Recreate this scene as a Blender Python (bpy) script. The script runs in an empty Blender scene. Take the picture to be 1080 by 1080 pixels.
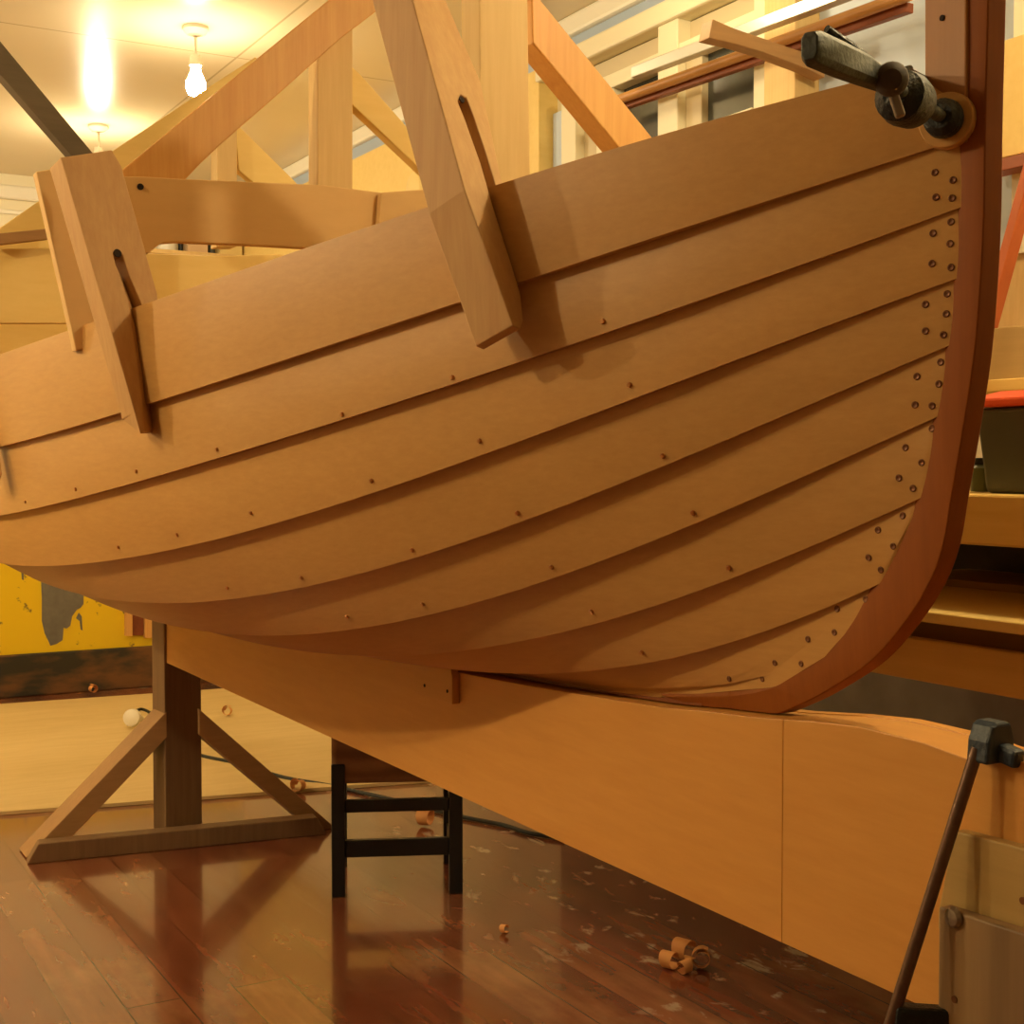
import bpy, bmesh, math, random
import numpy as np
from mathutils import Vector, Matrix
from mathutils.bvhtree import BVHTree

random.seed(4)
SC = bpy.context.scene
COL = SC.collection

# ------------------------------------------------------------------ camera survey
# x: + to port, y: + aft (into the picture), z: up.  Boat centreline is x = 0.
FOC, CH = 1450.0, 1.05
CAM = np.array([-.045 - .984 * CH, -.96 * CH, CH])
_a = math.radians(29.6); _p = math.atan(50 / FOC)
_R = np.array([math.cos(_a), -math.sin(_a), 0]); _V0 = np.array([math.sin(_a), math.cos(_a), 0]); _Z = np.array([0, 0, 1.])
_V = _V0 * math.cos(_p) - _Z * math.sin(_p); _U = _V0 * math.sin(_p) + _Z * math.cos(_p)
def ray(px, py): return _V + _R * (px - 540) / FOC - _U * (py - 540) / FOC
def at(px, py, axis, c):                      # the measured point on the plane axis = c
    d = ray(px, py); i = 'xyz'.index(axis); t = (c - CAM[i]) / d[i]
    return Vector(CAM + t * d)
def poly(pts, axis, c): return [at(px, py, axis, c) for px, py in pts]

# ------------------------------------------------------------------ materials
MATS = {}
def nodes_of(name):
    m = bpy.data.materials.new(name); m.use_nodes = True
    nt = m.node_tree; b = nt.nodes['Principled BSDF']
    return m, nt, b
def plain(name, col, rough=.5, metal=0., emit=None, spec=.5, bump=0., bscale=60., vary=0.):
    m, nt, b = nodes_of(name)
    b.inputs['Base Color'].default_value = (*col, 1); b.inputs['Roughness'].default_value = rough
    b.inputs['Metallic'].default_value = metal; b.inputs['Specular IOR Level'].default_value = spec
    if emit:
        b.inputs['Emission Color'].default_value = (*emit[0], 1); b.inputs['Emission Strength'].default_value = emit[1]
    if bump or vary:
        tc = nt.nodes.new('ShaderNodeTexCoord'); n = nt.nodes.new('ShaderNodeTexNoise')
        n.inputs['Scale'].default_value = bscale; n.inputs['Detail'].default_value = 6
        nt.links.new(tc.outputs['Object'], n.inputs['Vector'])
        if bump:
            bp = nt.nodes.new('ShaderNodeBump'); bp.inputs['Strength'].default_value = bump; bp.inputs['Distance'].default_value = .01
            nt.links.new(n.outputs['Fac'], bp.inputs['Height']); nt.links.new(bp.outputs['Normal'], b.inputs['Normal'])
        if vary:
            r = nt.nodes.new('ShaderNodeValToRGB')
            r.color_ramp.elements[0].position = .3; r.color_ramp.elements[1].position = .7
            r.color_ramp.elements[0].color = (*[c * (1 - vary) for c in col], 1); r.color_ramp.elements[1].color = (*[min(1, c * (1 + vary)) for c in col], 1)
            nt.links.new(n.outputs['Fac'], r.inputs['Fac']); nt.links.new(r.outputs['Color'], b.inputs['Base Color'])
    MATS[name] = m; return m
def wood(name, c1, c2, axis='y', fine=90., rough=.45, stretch=.04, big=5., spec=.35, bump=.12, rand=.12, wave=0.):
    m, nt, b = nodes_of(name)
    N = nt.nodes.new; L = nt.links.new
    tc = N('ShaderNodeTexCoord'); mp = N('ShaderNodeMapping')
    s = [1, 1, 1]; s['xyz'.index(axis)] = stretch
    mp.inputs['Scale'].default_value = s
    oi = N('ShaderNodeObjectInfo')
    vm = N('ShaderNodeVectorMath'); vm.operation = 'ADD'
    sc = N('ShaderNodeMath'); sc.operation = 'MULTIPLY'; sc.inputs[1].default_value = 13.7
    L(oi.outputs['Random'], sc.inputs[0]); L(tc.outputs['Object'], vm.inputs[0]); L(sc.outputs[0], vm.inputs[1])
    L(vm.outputs[0], mp.inputs['Vector'])
    n1 = N('ShaderNodeTexNoise'); n1.inputs['Scale'].default_value = fine; n1.inputs['Detail'].default_value = 5; n1.inputs['Roughness'].default_value = .65
    n2 = N('ShaderNodeTexNoise'); n2.inputs['Scale'].default_value = big; n2.inputs['Detail'].default_value = 3; n2.inputs['Distortion'].default_value = .6
    L(mp.outputs[0], n1.inputs['Vector']); L(mp.outputs[0], n2.inputs['Vector'])
    mx = N('ShaderNodeMath'); mx.operation = 'MULTIPLY_ADD'; mx.inputs[1].default_value = .55
    hf = N('ShaderNodeMath'); hf.operation = 'MULTIPLY'; hf.inputs[1].default_value = .45
    L(n2.outputs['Fac'], hf.inputs[0]); L(n1.outputs['Fac'], mx.inputs[0]); L(hf.outputs[0], mx.inputs[2])
    src = mx.outputs[0]
    if wave:
        w = N('ShaderNodeTexWave'); w.wave_type = 'BANDS'; w.bands_direction = 'X' if axis != 'x' else 'Z'
        w.inputs['Scale'].default_value = wave; w.inputs['Distortion'].default_value = 5; w.inputs['Detail'].default_value = 2; w.inputs['Detail Scale'].default_value = 1.2
        L(mp.outputs[0], w.inputs['Vector'])
        m2 = N('ShaderNodeMix'); m2.data_type = 'FLOAT'; m2.inputs['Factor'].default_value = .35
        L(src, m2.inputs['A']); L(w.outputs['Fac'], m2.inputs['B']); src = m2.outputs['Result']
    r = N('ShaderNodeValToRGB'); r.color_ramp.elements[0].position = .3; r.color_ramp.elements[1].position = .7
    r.color_ramp.elements[0].color = (*c1, 1); r.color_ramp.elements[1].color = (*c2, 1)
    L(src, r.inputs['Fac'])
    hv = N('ShaderNodeHueSaturation')
    ma = N('ShaderNodeMath'); ma.operation = 'MULTIPLY_ADD'; ma.inputs[1].default_value = rand; ma.inputs[2].default_value = 1 - rand / 2
    L(oi.outputs['Random'], ma.inputs[0]); L(ma.outputs[0], hv.inputs['Value']); L(r.outputs['Color'], hv.inputs['Color'])
    L(hv.outputs['Color'], b.inputs['Base Color'])
    b.inputs['Roughness'].default_value = rough; b.inputs['Specular IOR Level'].default_value = spec
    bp = N('ShaderNodeBump'); bp.inputs['Strength'].default_value = bump; bp.inputs['Distance'].default_value = .002
    L(n1.outputs['Fac'], bp.inputs['Height']); L(bp.outputs['Normal'], b.inputs['Normal'])
    MATS[name] = m; return m

M_plank = wood('planking', (.46, .245, .073), (.56, .318, .104), 'y', 130, .42, .02, 7, spec=.35, bump=.05, rand=.10)
M_maho = wood('mahogany', (.23, .066, .012), (.30, .092, .016), 'z', 90, .55, .05, 6, bump=.05, spec=.12)
M_mahoy = wood('mahogany_keel', (.20, .060, .020), (.27, .088, .028), 'y', 90, .40, .05, 6)
M_beam = wood('beam_ply', (.54, .25, .056), (.64, .32, .080), 'y', 60, .42, .12, 3, bump=.04, rand=.04)
M_clamp = wood('clamp_pine', (.46, .255, .10), (.58, .365, .155), 'z', 120, .6, .04, 14)
M_mdf = wood('mould_ply', (.64, .41, .17), (.71, .47, .20), 'x', 40, .6, .3, 3, bump=.03)
M_orange = wood('orange_pine', (.62, .30, .08), (.76, .44, .14), 'z', 100, .45, .05, 8)
M_pale = wood('pale_pine', (.62, .42, .17), (.74, .54, .25), 'z', 100, .55, .05, 8)
M_yellow = wood('yellow_ply', (.76, .55, .18), (.84, .63, .24), 'x', 50, .55, .2, 3, bump=.03)
M_dark = wood('dark_timber', (.17, .095, .045), (.26, .155, .075), 'z', 80, .6, .06, 6)
M_brown = wood('brown_timber', (.34, .19, .08), (.46, .27, .115), 'x', 80, .6, .06, 6)
M_grey_timber = wood('shaded_timber', (.11, .085, .05), (.17, .13, .08), 'x', 60, .7, .1, 5)  # backlit prop: its shade is put into this dark timber colour
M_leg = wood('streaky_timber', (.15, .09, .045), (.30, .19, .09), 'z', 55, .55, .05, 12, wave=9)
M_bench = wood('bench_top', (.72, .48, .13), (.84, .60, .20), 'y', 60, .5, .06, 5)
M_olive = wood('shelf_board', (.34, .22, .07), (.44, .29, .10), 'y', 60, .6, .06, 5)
M_plysheet = wood('ply_sheet', (.62, .46, .20), (.74, .57, .28), 'x', 30, .7, .2, 3, bump=.05)
M_poleo = wood('pole_orange', (.42, .20, .06), (.54, .28, .09), 'y', 70, .4, .05, 6)
M_redbatten = wood('red_batten', (.20, .055, .02), (.32, .09, .03), 'y', 70, .45, .05, 6)
M_redtimber = wood('red_timber', (.42, .10, .03), (.52, .14, .045), 'z', 70, .5, .05, 6)
M_seat = wood('seat_brown', (.20, .095, .045), (.32, .16, .08), 'x', 50, .75, .25, 22, bump=.8, wave=6)
M_black = plain('black_paint', (.010, .011, .012), .35, bump=.15, bscale=80)
M_iron = plain('iron_grey', (.055, .065, .062), .55, .3, bump=.15, bscale=220, vary=.35)
M_brownknob = plain('knob_wood', (.06, .045, .032), .8, bump=.1)
M_irondark = plain('iron_black', (.012, .016, .018), .45, .3, bump=.3, bscale=200)
M_steel = plain('steel', (.30, .25, .20), .4, .8, bump=.1)
M_rod = plain('rusty_rod', (.16, .10, .075), .34, .75, bump=.15, bscale=90, vary=.12)
M_bluetool = plain('blue_black_paint', (.016, .028, .045), .5, .1, bump=.3)
M_copper = plain('copper', (.50, .24, .10), .28, .9)
M_bronze = plain('bronze_dark', (.17, .065, .026), .5, .4)
M_hole = plain('dark_hole', (.02, .009, .004), .9)
M_white = plain('white_paint', (.80, .77, .66), .4, bump=.05)
M_cream = plain('cream_paint', (.78, .72, .52), .45, bump=.05)
M_tan = plain('window_tan', (.60, .50, .32), .5)
M_alu = plain('aluminium', (.62, .62, .58), .34, .85)
M_blind = plain('pale_blind', (.54, .64, .78), .6, bump=.05, bscale=20)
M_greyband = plain('blue_grey_paint', (.36, .44, .56), .5)
M_glass = plain('night_glass', (.055, .058, .048), .12, spec=.6, bump=.02, bscale=6, vary=.5)
M_bulb = plain('lit_bulb', (1, .9, .7), .3, emit=((1, .82, .52), 250.))
M_porcelain = plain('porcelain', (.80, .74, .60), .4)
M_cable = plain('cable_rubber', (.012, .014, .012), .5)
M_redplastic = plain('red_plastic', (.75, .10, .03), .4)
M_greyplastic = plain('grey_plastic', (.075, .085, .075), .5, bump=.05)
M_greyblanket = plain('grey_paint', (.26, .25, .20), .7, bump=.2, bscale=9, vary=.2)
M_drab = plain('drab_wall', (.30, .24, .15), .7)
M_apron = wood('apron_wood', (.30, .125, .032), (.37, .165, .046), 'z', 90, .5, .05, 6, bump=.04)
M_peel = plain('grey_undercoat', (.15, .14, .12), .6, vary=.15, bscale=30)
M_shaving = plain('shaving_wood', (.72, .33, .10), .6)
M_jar = plain('jar_white', (.70, .68, .60), .35)
M_jargreen = plain('jar_green', (.10, .13, .06), .3)
M_paperyellow = plain('carton_yellow', (.72, .55, .22), .6)
M_papertan = plain('carton_tan', (.62, .42, .24), .6)

def floor_mat():
    m, nt, b = nodes_of('floor_boards'); N = nt.nodes.new; L = nt.links.new
    tc = N('ShaderNodeTexCoord'); sx = N('ShaderNodeSeparateXYZ'); L(tc.outputs['Object'], sx.inputs[0])
    cb = N('ShaderNodeCombineXYZ'); L(sx.outputs['Y'], cb.inputs['X']); L(sx.outputs['X'], cb.inputs['Y'])
    br = N('ShaderNodeTexBrick'); br.inputs['Scale'].default_value = 1; br.inputs['Brick Width'].default_value = 2.6; br.inputs['Row Height'].default_value = .108
    br.inputs['Mortar Size'].default_value = .0016; br.inputs['Mortar Smooth'].default_value = .2; br.offset = .37
    br.inputs['Color1'].default_value = (0, 0, 0, 1); br.inputs['Color2'].default_value = (1, 1, 1, 1); br.inputs['Mortar'].default_value = (.5, .5, .5, 1)
    L(cb.outputs[0], br.inputs['Vector'])
    r = N('ShaderNodeValToRGB'); e = r.color_ramp.elements
    e[0].position = 0; e[0].color = (.18, .050, .026, 1); e[1].position = 1; e[1].color = (.27, .098, .045, 1)
    x = e.new(.55); x.color = (.22, .066, .032, 1)
    L(br.outputs['Color'], r.inputs['Fac'])
    mp = N('ShaderNodeMapping'); mp.inputs['Scale'].default_value = (1, .12, 1); L(tc.outputs['Object'], mp.inputs['Vector'])
    n = N('ShaderNodeTexNoise'); n.inputs['Scale'].default_value = 26; n.inputs['Detail'].default_value = 7; L(mp.outputs[0], n.inputs['Vector'])
    mixn = N('ShaderNodeMix'); mixn.data_type = 'RGBA'; mixn.blend_type = 'MULTIPLY'; mixn.inputs['Factor'].default_value = .55
    L(r.outputs['Color'], mixn.inputs['A']); 
    rn = N('ShaderNodeValToRGB'); rn.color_ramp.elements[0].position = .3; rn.color_ramp.elements[0].color = (.45, .4, .38, 1); rn.color_ramp.elements[1].position = .7; rn.color_ramp.elements[1].color = (1.35, 1.3, 1.2, 1)
    L(n.outputs['Fac'], rn.inputs['Fac']); L(rn.outputs['Color'], mixn.inputs['B'])
    # worn patches: pale wood showing through
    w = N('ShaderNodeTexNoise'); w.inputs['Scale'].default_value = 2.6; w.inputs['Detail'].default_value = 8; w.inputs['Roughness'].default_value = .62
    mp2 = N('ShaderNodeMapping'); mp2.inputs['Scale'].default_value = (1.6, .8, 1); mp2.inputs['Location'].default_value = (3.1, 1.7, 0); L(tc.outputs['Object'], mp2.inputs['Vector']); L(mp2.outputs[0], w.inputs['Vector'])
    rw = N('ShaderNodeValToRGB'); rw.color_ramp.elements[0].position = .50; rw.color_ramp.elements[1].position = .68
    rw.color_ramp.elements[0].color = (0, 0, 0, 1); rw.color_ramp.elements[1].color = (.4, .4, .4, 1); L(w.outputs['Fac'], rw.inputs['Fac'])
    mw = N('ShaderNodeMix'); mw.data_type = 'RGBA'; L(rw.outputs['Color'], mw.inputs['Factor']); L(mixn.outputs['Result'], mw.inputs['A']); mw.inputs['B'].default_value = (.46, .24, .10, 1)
    # paint splashes on the port half of the floor
    s = N('ShaderNodeTexNoise'); s.inputs['Scale'].default_value = 10; s.inputs['Detail'].default_value = 6; s.inputs['Roughness'].default_value = .6; s.inputs['Distortion'].default_value = .5
    mp3 = N('ShaderNodeMapping'); mp3.inputs['Scale'].default_value = (1.5, .85, 1); L(tc.outputs['Object'], mp3.inputs['Vector']); L(mp3.outputs[0], s.inputs['Vector'])
    rs = N('ShaderNodeValToRGB'); rs.color_ramp.elements[0].position = .585; rs.color_ramp.elements[1].position = .66; L(s.outputs['Fac'], rs.inputs['Fac'])
    mr = N('ShaderNodeMapRange'); mr.inputs['From Min'].default_value = .33; mr.inputs['From Max'].default_value = .62; L(sx.outputs['X'], mr.inputs['Value'])
    mm = N('ShaderNodeMath'); mm.operation = 'MULTIPLY'; L(rs.outputs['Color'], mm.inputs[0]); L(mr.outputs[0], mm.inputs[1])
    mm2 = N('ShaderNodeMath'); mm2.operation = 'MULTIPLY'; mm2.inputs[1].default_value = .7; L(mm.outputs[0], mm2.inputs[0])
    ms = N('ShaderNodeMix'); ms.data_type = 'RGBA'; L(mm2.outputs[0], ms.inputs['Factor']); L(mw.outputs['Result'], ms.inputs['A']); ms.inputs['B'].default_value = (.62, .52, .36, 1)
    # dark joints
    mj = N('ShaderNodeMix'); mj.data_type = 'RGBA'; L(br.outputs['Fac'], mj.inputs['Factor']); L(ms.outputs['Result'], mj.inputs['A']); mj.inputs['B'].default_value = (.05, .020, .010, 1)
    L(mj.outputs['Result'], b.inputs['Base Color'])
    rr = N('ShaderNodeMapRange'); rr.inputs['To Min'].default_value = .10; rr.inputs['To Max'].default_value = .26; L(n.outputs['Fac'], rr.inputs['Value']); L(rr.outputs[0], b.inputs['Roughness'])
    b.inputs['Specular IOR Level'].default_value = .6
    b.inputs['Coat Weight'].default_value = .5; b.inputs['Coat Roughness'].default_value = .07
    bp = N('ShaderNodeBump'); bp.inputs['Strength'].default_value = .16; bp.inputs['Distance'].default_value = .002
    ad = N('ShaderNodeMath'); ad.operation = 'SUBTRACT'; L(n.outputs['Fac'], ad.inputs[0]); L(br.outputs['Fac'], ad.inputs[1])
    L(ad.outputs[0], bp.inputs['Height']); L(bp.outputs['Normal'], b.inputs['Normal'])
    return m
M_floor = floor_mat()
def ceiling_mat():
    m, nt, b = nodes_of('ceiling_gloss'); N = nt.nodes.new; L = nt.links.new
    tc = N('ShaderNodeTexCoord'); mp = N('ShaderNodeMapping'); mp.inputs['Location'].default_value = (.87, -.85, 0); L(tc.outputs['Object'], mp.inputs['Vector'])
    br = N('ShaderNodeTexBrick'); br.inputs['Scale'].default_value = 1; br.inputs['Brick Width'].default_value = 1.22; br.inputs['Row Height'].default_value = 2.44
    br.inputs['Mortar Size'].default_value = .004; br.offset = 0; br.inputs['Color1'].default_value = (.77, .67, .46, 1); br.inputs['Color2'].default_value = (.77, .67, .46, 1); br.inputs['Mortar'].default_value = (.5, .42, .26, 1)
    L(mp.outputs[0], br.inputs['Vector']); L(br.outputs['Color'], b.inputs['Base Color'])
    b.inputs['Roughness'].default_value = .26; b.inputs['Specular IOR Level'].default_value = .6
    n = N('ShaderNodeTexNoise'); n.inputs['Scale'].default_value = 3; L(tc.outputs['Object'], n.inputs['Vector'])
    bp = N('ShaderNodeBump'); bp.inputs['Strength'].default_value = .12; bp.inputs['Distance'].default_value = .02; L(n.outputs['Fac'], bp.inputs['Height']); L(bp.outputs['Normal'], b.inputs['Normal'])
    return m
M_ceil = ceiling_mat()
def yellow_wall():
    m, nt, b = nodes_of('yellow_wall'); N = nt.nodes.new; L = nt.links.new
    tc = N('ShaderNodeTexCoord'); n = N('ShaderNodeTexNoise'); n.inputs['Scale'].default_value = 22; n.inputs['Detail'].default_value = 6; L(tc.outputs['Object'], n.inputs['Vector'])
    r = N('ShaderNodeValToRGB'); r.color_ramp.elements[0].position = .31; r.color_ramp.elements[0].color = (.22, .15, .03, 1); r.color_ramp.elements[1].position = .36; r.color_ramp.elements[1].color = (.80, .56, .012, 1)
    L(n.outputs['Fac'], r.inputs['Fac']); L(r.outputs['Color'], b.inputs['Base Color']); b.inputs['Roughness'].default_value = .4
    return m
M_yellowwall = yellow_wall()
def skirt_mat():
    m, nt, b = nodes_of('grimy_skirting'); N = nt.nodes.new; L = nt.links.new
    tc = N('ShaderNodeTexCoord'); mp = N('ShaderNodeMapping'); mp.inputs['Scale'].default_value = (1, 1, 2.4); L(tc.outputs['Object'], mp.inputs['Vector'])
    n = N('ShaderNodeTexNoise'); n.inputs['Scale'].default_value = 5; n.inputs['Detail'].default_value = 7; L(mp.outputs[0], n.inputs['Vector'])
    r = N('ShaderNodeValToRGB'); r.color_ramp.elements[0].position = .42; r.color_ramp.elements[0].color = (.028, .024, .014, 1); r.color_ramp.elements[1].position = .62; r.color_ramp.elements[1].color = (.17, .075, .022, 1)
    L(n.outputs['Fac'], r.inputs['Fac']); L(r.outputs['Color'], b.inputs['Base Color']); b.inputs['Roughness'].default_value = .6
    return m
M_skirt = skirt_mat()

# ------------------------------------------------------------------ mesh helpers
class MB:
    def __init__(self): self.bm = bmesh.new()
    def quad_ring(self, rings, close=True, caps=True):
        vs = [[self.bm.verts.new(p) for p in r] for r in rings]; n = len(rings[0])
        for a, b in zip(vs[:-1], vs[1:]):
            for i in range(n if close else n - 1):
                j = (i + 1) % n
                try: self.bm.faces.new((a[i], a[j], b[j], b[i]))
                except ValueError: pass
        if caps and close:
            try: self.bm.faces.new(list(reversed(vs[0])))
            except ValueError: pass
            try: self.bm.faces.new(vs[-1])
            except ValueError: pass
        return self
    def box(self, lo, hi, rot=None, org=None):
        x0, y0, z0 = lo; x1, y1, z1 = hi
        pts = [(x0, y0), (x1, y0), (x1, y1), (x0, y1)]
        rs = [[Vector((x, y, z)) for x, y in pts] for z in (z0, z1)]
        if rot is not None:
            o = Vector(org or (0, 0, 0)); rs = [[o + rot @ p for p in r] for r in rs]
        return self.quad_ring(rs)
    def prism(self, pts, vec):
        v = Vector(vec); pts = [Vector(p) for p in pts]
        return self.quad_ring([pts, [p + v for p in pts]])
    def bar(self, p0, p1, w, d, up=(0, 0, 1)):
        p0, p1 = Vector(p0), Vector(p1); t = (p1 - p0).normalized(); u = Vector(up)
        s = t.cross(u).normalized(); u = s.cross(t).normalized()
        q = [s * w / 2 + u * d / 2, -s * w / 2 + u * d / 2, -s * w / 2 - u * d / 2, s * w / 2 - u * d / 2]
        return self.quad_ring([[p0 + k for k in q], [p1 + k for k in q]])
    def tube(self, pts, r, n=12):
        pts = [Vector(p) for p in pts]; rs = r if isinstance(r, (list, tuple)) else [r] * len(pts)
        rings = []; ref = Vector((0, 0, 1))
        for i, p in enumerate(pts):
            a = pts[max(i - 1, 0)]; b = pts[min(i + 1, len(pts) - 1)]; t = (b - a).normalized()
            if abs(t.dot(ref)) > .95: ref = Vector((1, 0, 0)) if abs(t.x) < .9 else Vector((0, 1, 0))
            s = t.cross(ref).normalized(); u = s.cross(t).normalized()
            rings.append([p + (s * math.cos(k * 2 * math.pi / n) + u * math.sin(k * 2 * math.pi / n)) * rs[i] for k in range(n)])
        return self.quad_ring(rings)
    def lathe(self, prof, n=24, axis=(0, 0, 1), org=(0, 0, 0)):   # prof: list of (radius, distance along axis)
        ax = Vector(axis).normalized(); s = ax.orthogonal().normalized(); u = ax.cross(s); o = Vector(org)
        return self.quad_ring([[o + ax * h + (s * math.cos(k * 2 * math.pi / n) + u * math.sin(k * 2 * math.pi / n)) * max(r, 1e-4) for k in range(n)] for r, h in prof])
    def build(self, name, mat, root=None, bevel=0., smooth=False, seg=2, angle=35):
        bmesh.ops.remove_doubles(self.bm, verts=self.bm.verts, dist=1e-6)
        bmesh.ops.recalc_face_normals(self.bm, faces=self.bm.faces)
        off = Vector((0, 0, 0))
        if root is not None:
            r = root
            while r is not None: off += r.location; r = r.parent
            bmesh.ops.translate(self.bm, verts=self.bm.verts, vec=-off)
        me = bpy.data.meshes.new(name); self.bm.to_mesh(me); self.bm.free()
        me.materials.append(mat)
        o = bpy.data.objects.new(name, me); COL.objects.link(o)
        if root is not None: o.parent = root
        if smooth:
            me.polygons.foreach_set('use_smooth', [True] * len(me.polygons))
            try: me.set_sharp_from_angle(angle=math.radians(angle))
            except Exception: pass
        if bevel:
            b = o.modifiers.new('bevel', 'BEVEL'); b.width = bevel; b.segments = seg; b.limit_method = 'ANGLE'; b.angle_limit = math.radians(40)
        return o
def tag(o, label=None, cat=None, group=None, kind=None):
    if label: o['label'] = label
    if cat: o['category'] = cat
    if group: o['group'] = group
    if kind: o['kind'] = kind
    return o
def thing(name, loc, label, cat, group=None):
    o = bpy.data.objects.new(name, None); COL.objects.link(o); o.location = loc; o.empty_display_size = .1
    return tag(o, label, cat, group)
def struct(o): o['kind'] = 'structure'; return o
def Rz(deg): return Matrix.Rotation(math.radians(deg), 3, 'Z')

# ------------------------------------------------------------------ the room
X0, X1, Y0, Y1, ZC = -3.4, 1.10, -2.6, 5.5, 2.35
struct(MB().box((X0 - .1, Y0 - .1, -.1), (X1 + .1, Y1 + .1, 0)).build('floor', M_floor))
struct(MB().box((X0 - .1, Y0 - .1, ZC), (X1 + .1, Y1 + .1, ZC + .1)).build('ceiling', M_ceil))
wb = struct(MB().box((X0, Y1, .0), (X1, Y1 + .1, ZC)).build('wall_back', M_cream))
dado = MB().box((X0, Y1 - .012, .19), (X1 - .02, Y1, .63)).build('trim_1', M_yellowwall); struct(dado)
struct(MB().box((X0, Y1 - .035, 0), (X1 - .02, Y1 - .0, .192)).build('baseboard_back', M_skirt, bevel=.006))
struct(MB().box((X0, Y1 - .02, 2.235), (X1, Y1, 2.30)).build('trim_2', M_white, bevel=.012))
struct(MB().box((X0, Y1 - .012, 2.17), (X1, Y1, 2.19)).build('trim_3', M_white, bevel=.004))
struct(MB().box((X0 - .1, Y0, 0), (X0, Y1, ZC)).build('wall_left', M_drab))
struct(MB().box((X0, Y0 - .1, 0), (X1, Y0, ZC)).build('wall_front', M_drab))
wr = MB().box((X1, Y0, 0), (X1 + .1, Y1, ZC)).build('wall_right', M_cream); struct(wr)
struct(MB().box((X1 - .015, -1.2, .0), (X1, 2.5, .80)).build('trim_4', M_greyblanket))
# the wall's dressing: cornice, band, lining boards
struct(MB().box((X1 - .05, Y0, 2.29), (X1, Y1, ZC)).build('trim_5', M_white, bevel=.01))
struct(MB().box((X1 - .03, Y0, 2.243), (X1, Y1, 2.29)).build('trim_6', M_greyband))
struct(MB().box((X1 - .04, 2.60, .80), (X1, Y1 - .03, 2.243)).build('trim_7', M_yellow))
struct(MB().box((X1 - .065, 2.55, .80), (X1, 2.60, 2.19)).build('trim_8', M_yellow))
# grey undercoat patch showing through the yellow paint
pk = [(43, 606), (46, 603), (58, 606), (72, 615), (82, 622), (88, 628), (88, 637), (85, 641), (81, 643), (76, 650), (74, 660), (70, 663), (67, 662), (66, 675), (60, 679), (53, 681), (51, 676), (47, 668), (44, 655), (44, 630)]
MBp = MB().prism(poly(pk, 'y', Y1 - .0121), (0, -.002, 0)); pb = MBp.build('paint_patch', M_peel, dado)
MB().prism(poly([(83, 646), (86, 650), (87, 665), (85, 664), (84, 655), (80, 652)], 'y', Y1 - .0121), (0, -.002, 0)).build('paint_patch', M_peel, dado)
MB().prism(poly([(22, 597), (25, 597), (25, 612), (23, 611)], 'y', Y1 - .0121), (0, -.002, 0)).build('paint_patch', M_peel, dado)

# dark red panel in its frame against the yellow wall
pf = thing('hatch_panel', at(144, 672, 'y', Y1 - .03), 'small dark red panel in a tan frame on the yellow wall left of the post', 'panel')
MB().prism(poly([(138, 628), (151, 628), (151, 670), (138, 670)], 'y', Y1 - .02), (0, -.006, 0)).build('panel', M_redbatten, pf)
MB().prism(poly([(131, 628), (138, 628), (138, 670), (131, 670)], 'y', Y1 - .013), (0, -.03, 0)).build('frame_side', M_orange, pf)
MB().prism(poly([(151, 628), (160, 628), (160, 672), (151, 672)], 'y', Y1 - .013), (0, -.03, 0)).build('frame_side', M_orange, pf)

# windows along the right wall (x = X1); positions along y
xw = X1
def yb(px, py=110): return at(px, py, 'x', xw - .04)[1]
def wbox(px0, px1, z0, z1, d0, d1, name, mat, root, bevel=.003):
    ya, yz = yb(px0), yb(px1)
    return MB().box((xw - d1, min(ya, yz), z0), (xw - d0, max(ya, yz), z1)).build(name, mat, root, bevel=bevel)
w1 = struct(bpy.data.objects.new('window_1', None)); COL.objects.link(w1); w1.location = (xw, 2.0, 1.2)
wbox(577, 598, 1.2, 2.10, .0, .02, 'blind', M_blind, w1)
wbox(598, 613, 1.2, 2.12, .0, .06, 'window_frame', M_cream, w1)
wbox(613, 632, 1.2, 2.09, .0, .03, 'side_pane', M_tan, w1)
wbox(632, 650, 1.2, 2.09, .0, .05, 'mullion', M_cream, w1)
wbox(650, 700, 1.2, 2.09, .0, .015, 'pane', M_glass, w1)
wbox(700, 721, 1.2, 2.19, .0, .06, 'mullion', M_cream, w1)
wbox(721, 738, 1.2, 2.09, .0, .035, 'mullion', M_tan, w1)  # recessed cream stile, its shade put into the tan colour
wbox(738, 803, 1.895, 2.09, .0, .015, 'pane', M_glass, w1)
wbox(721, 803, 1.80, 1.893, .0, .07, 'sill', M_cream, w1)
wbox(803, 818, 1.2, 2.19, .0, .065, 'window_frame', M_cream, w1)
wbox(598, 818, 2.085, 2.125, .0, .055, 'transom', M_cream, w1)
wbox(598, 818, 2.125, 2.185, .0, .02, 'top_light', M_tan, w1)
struct(MB().box((xw - .075, .5, 2.187), (xw, 2.56, 2.243)).build('trim_9', M_cream, bevel=.008))
struct(wbox(823, 856, 1.1, 2.19, .0, .09, 'trim_10', M_pale, None))
w2 = struct(bpy.data.objects.new('window_2', None)); COL.objects.link(w2); w2.location = (xw, .9, 1.6)
wbox(856, 1072, 1.45, 2.187, .0, .02, 'blind', M_blind, w2)
MB().box((xw - .05, yb(1140), 1.45), (xw, yb(1072), 2.187)).build('window_frame', M_cream, w2)

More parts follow.
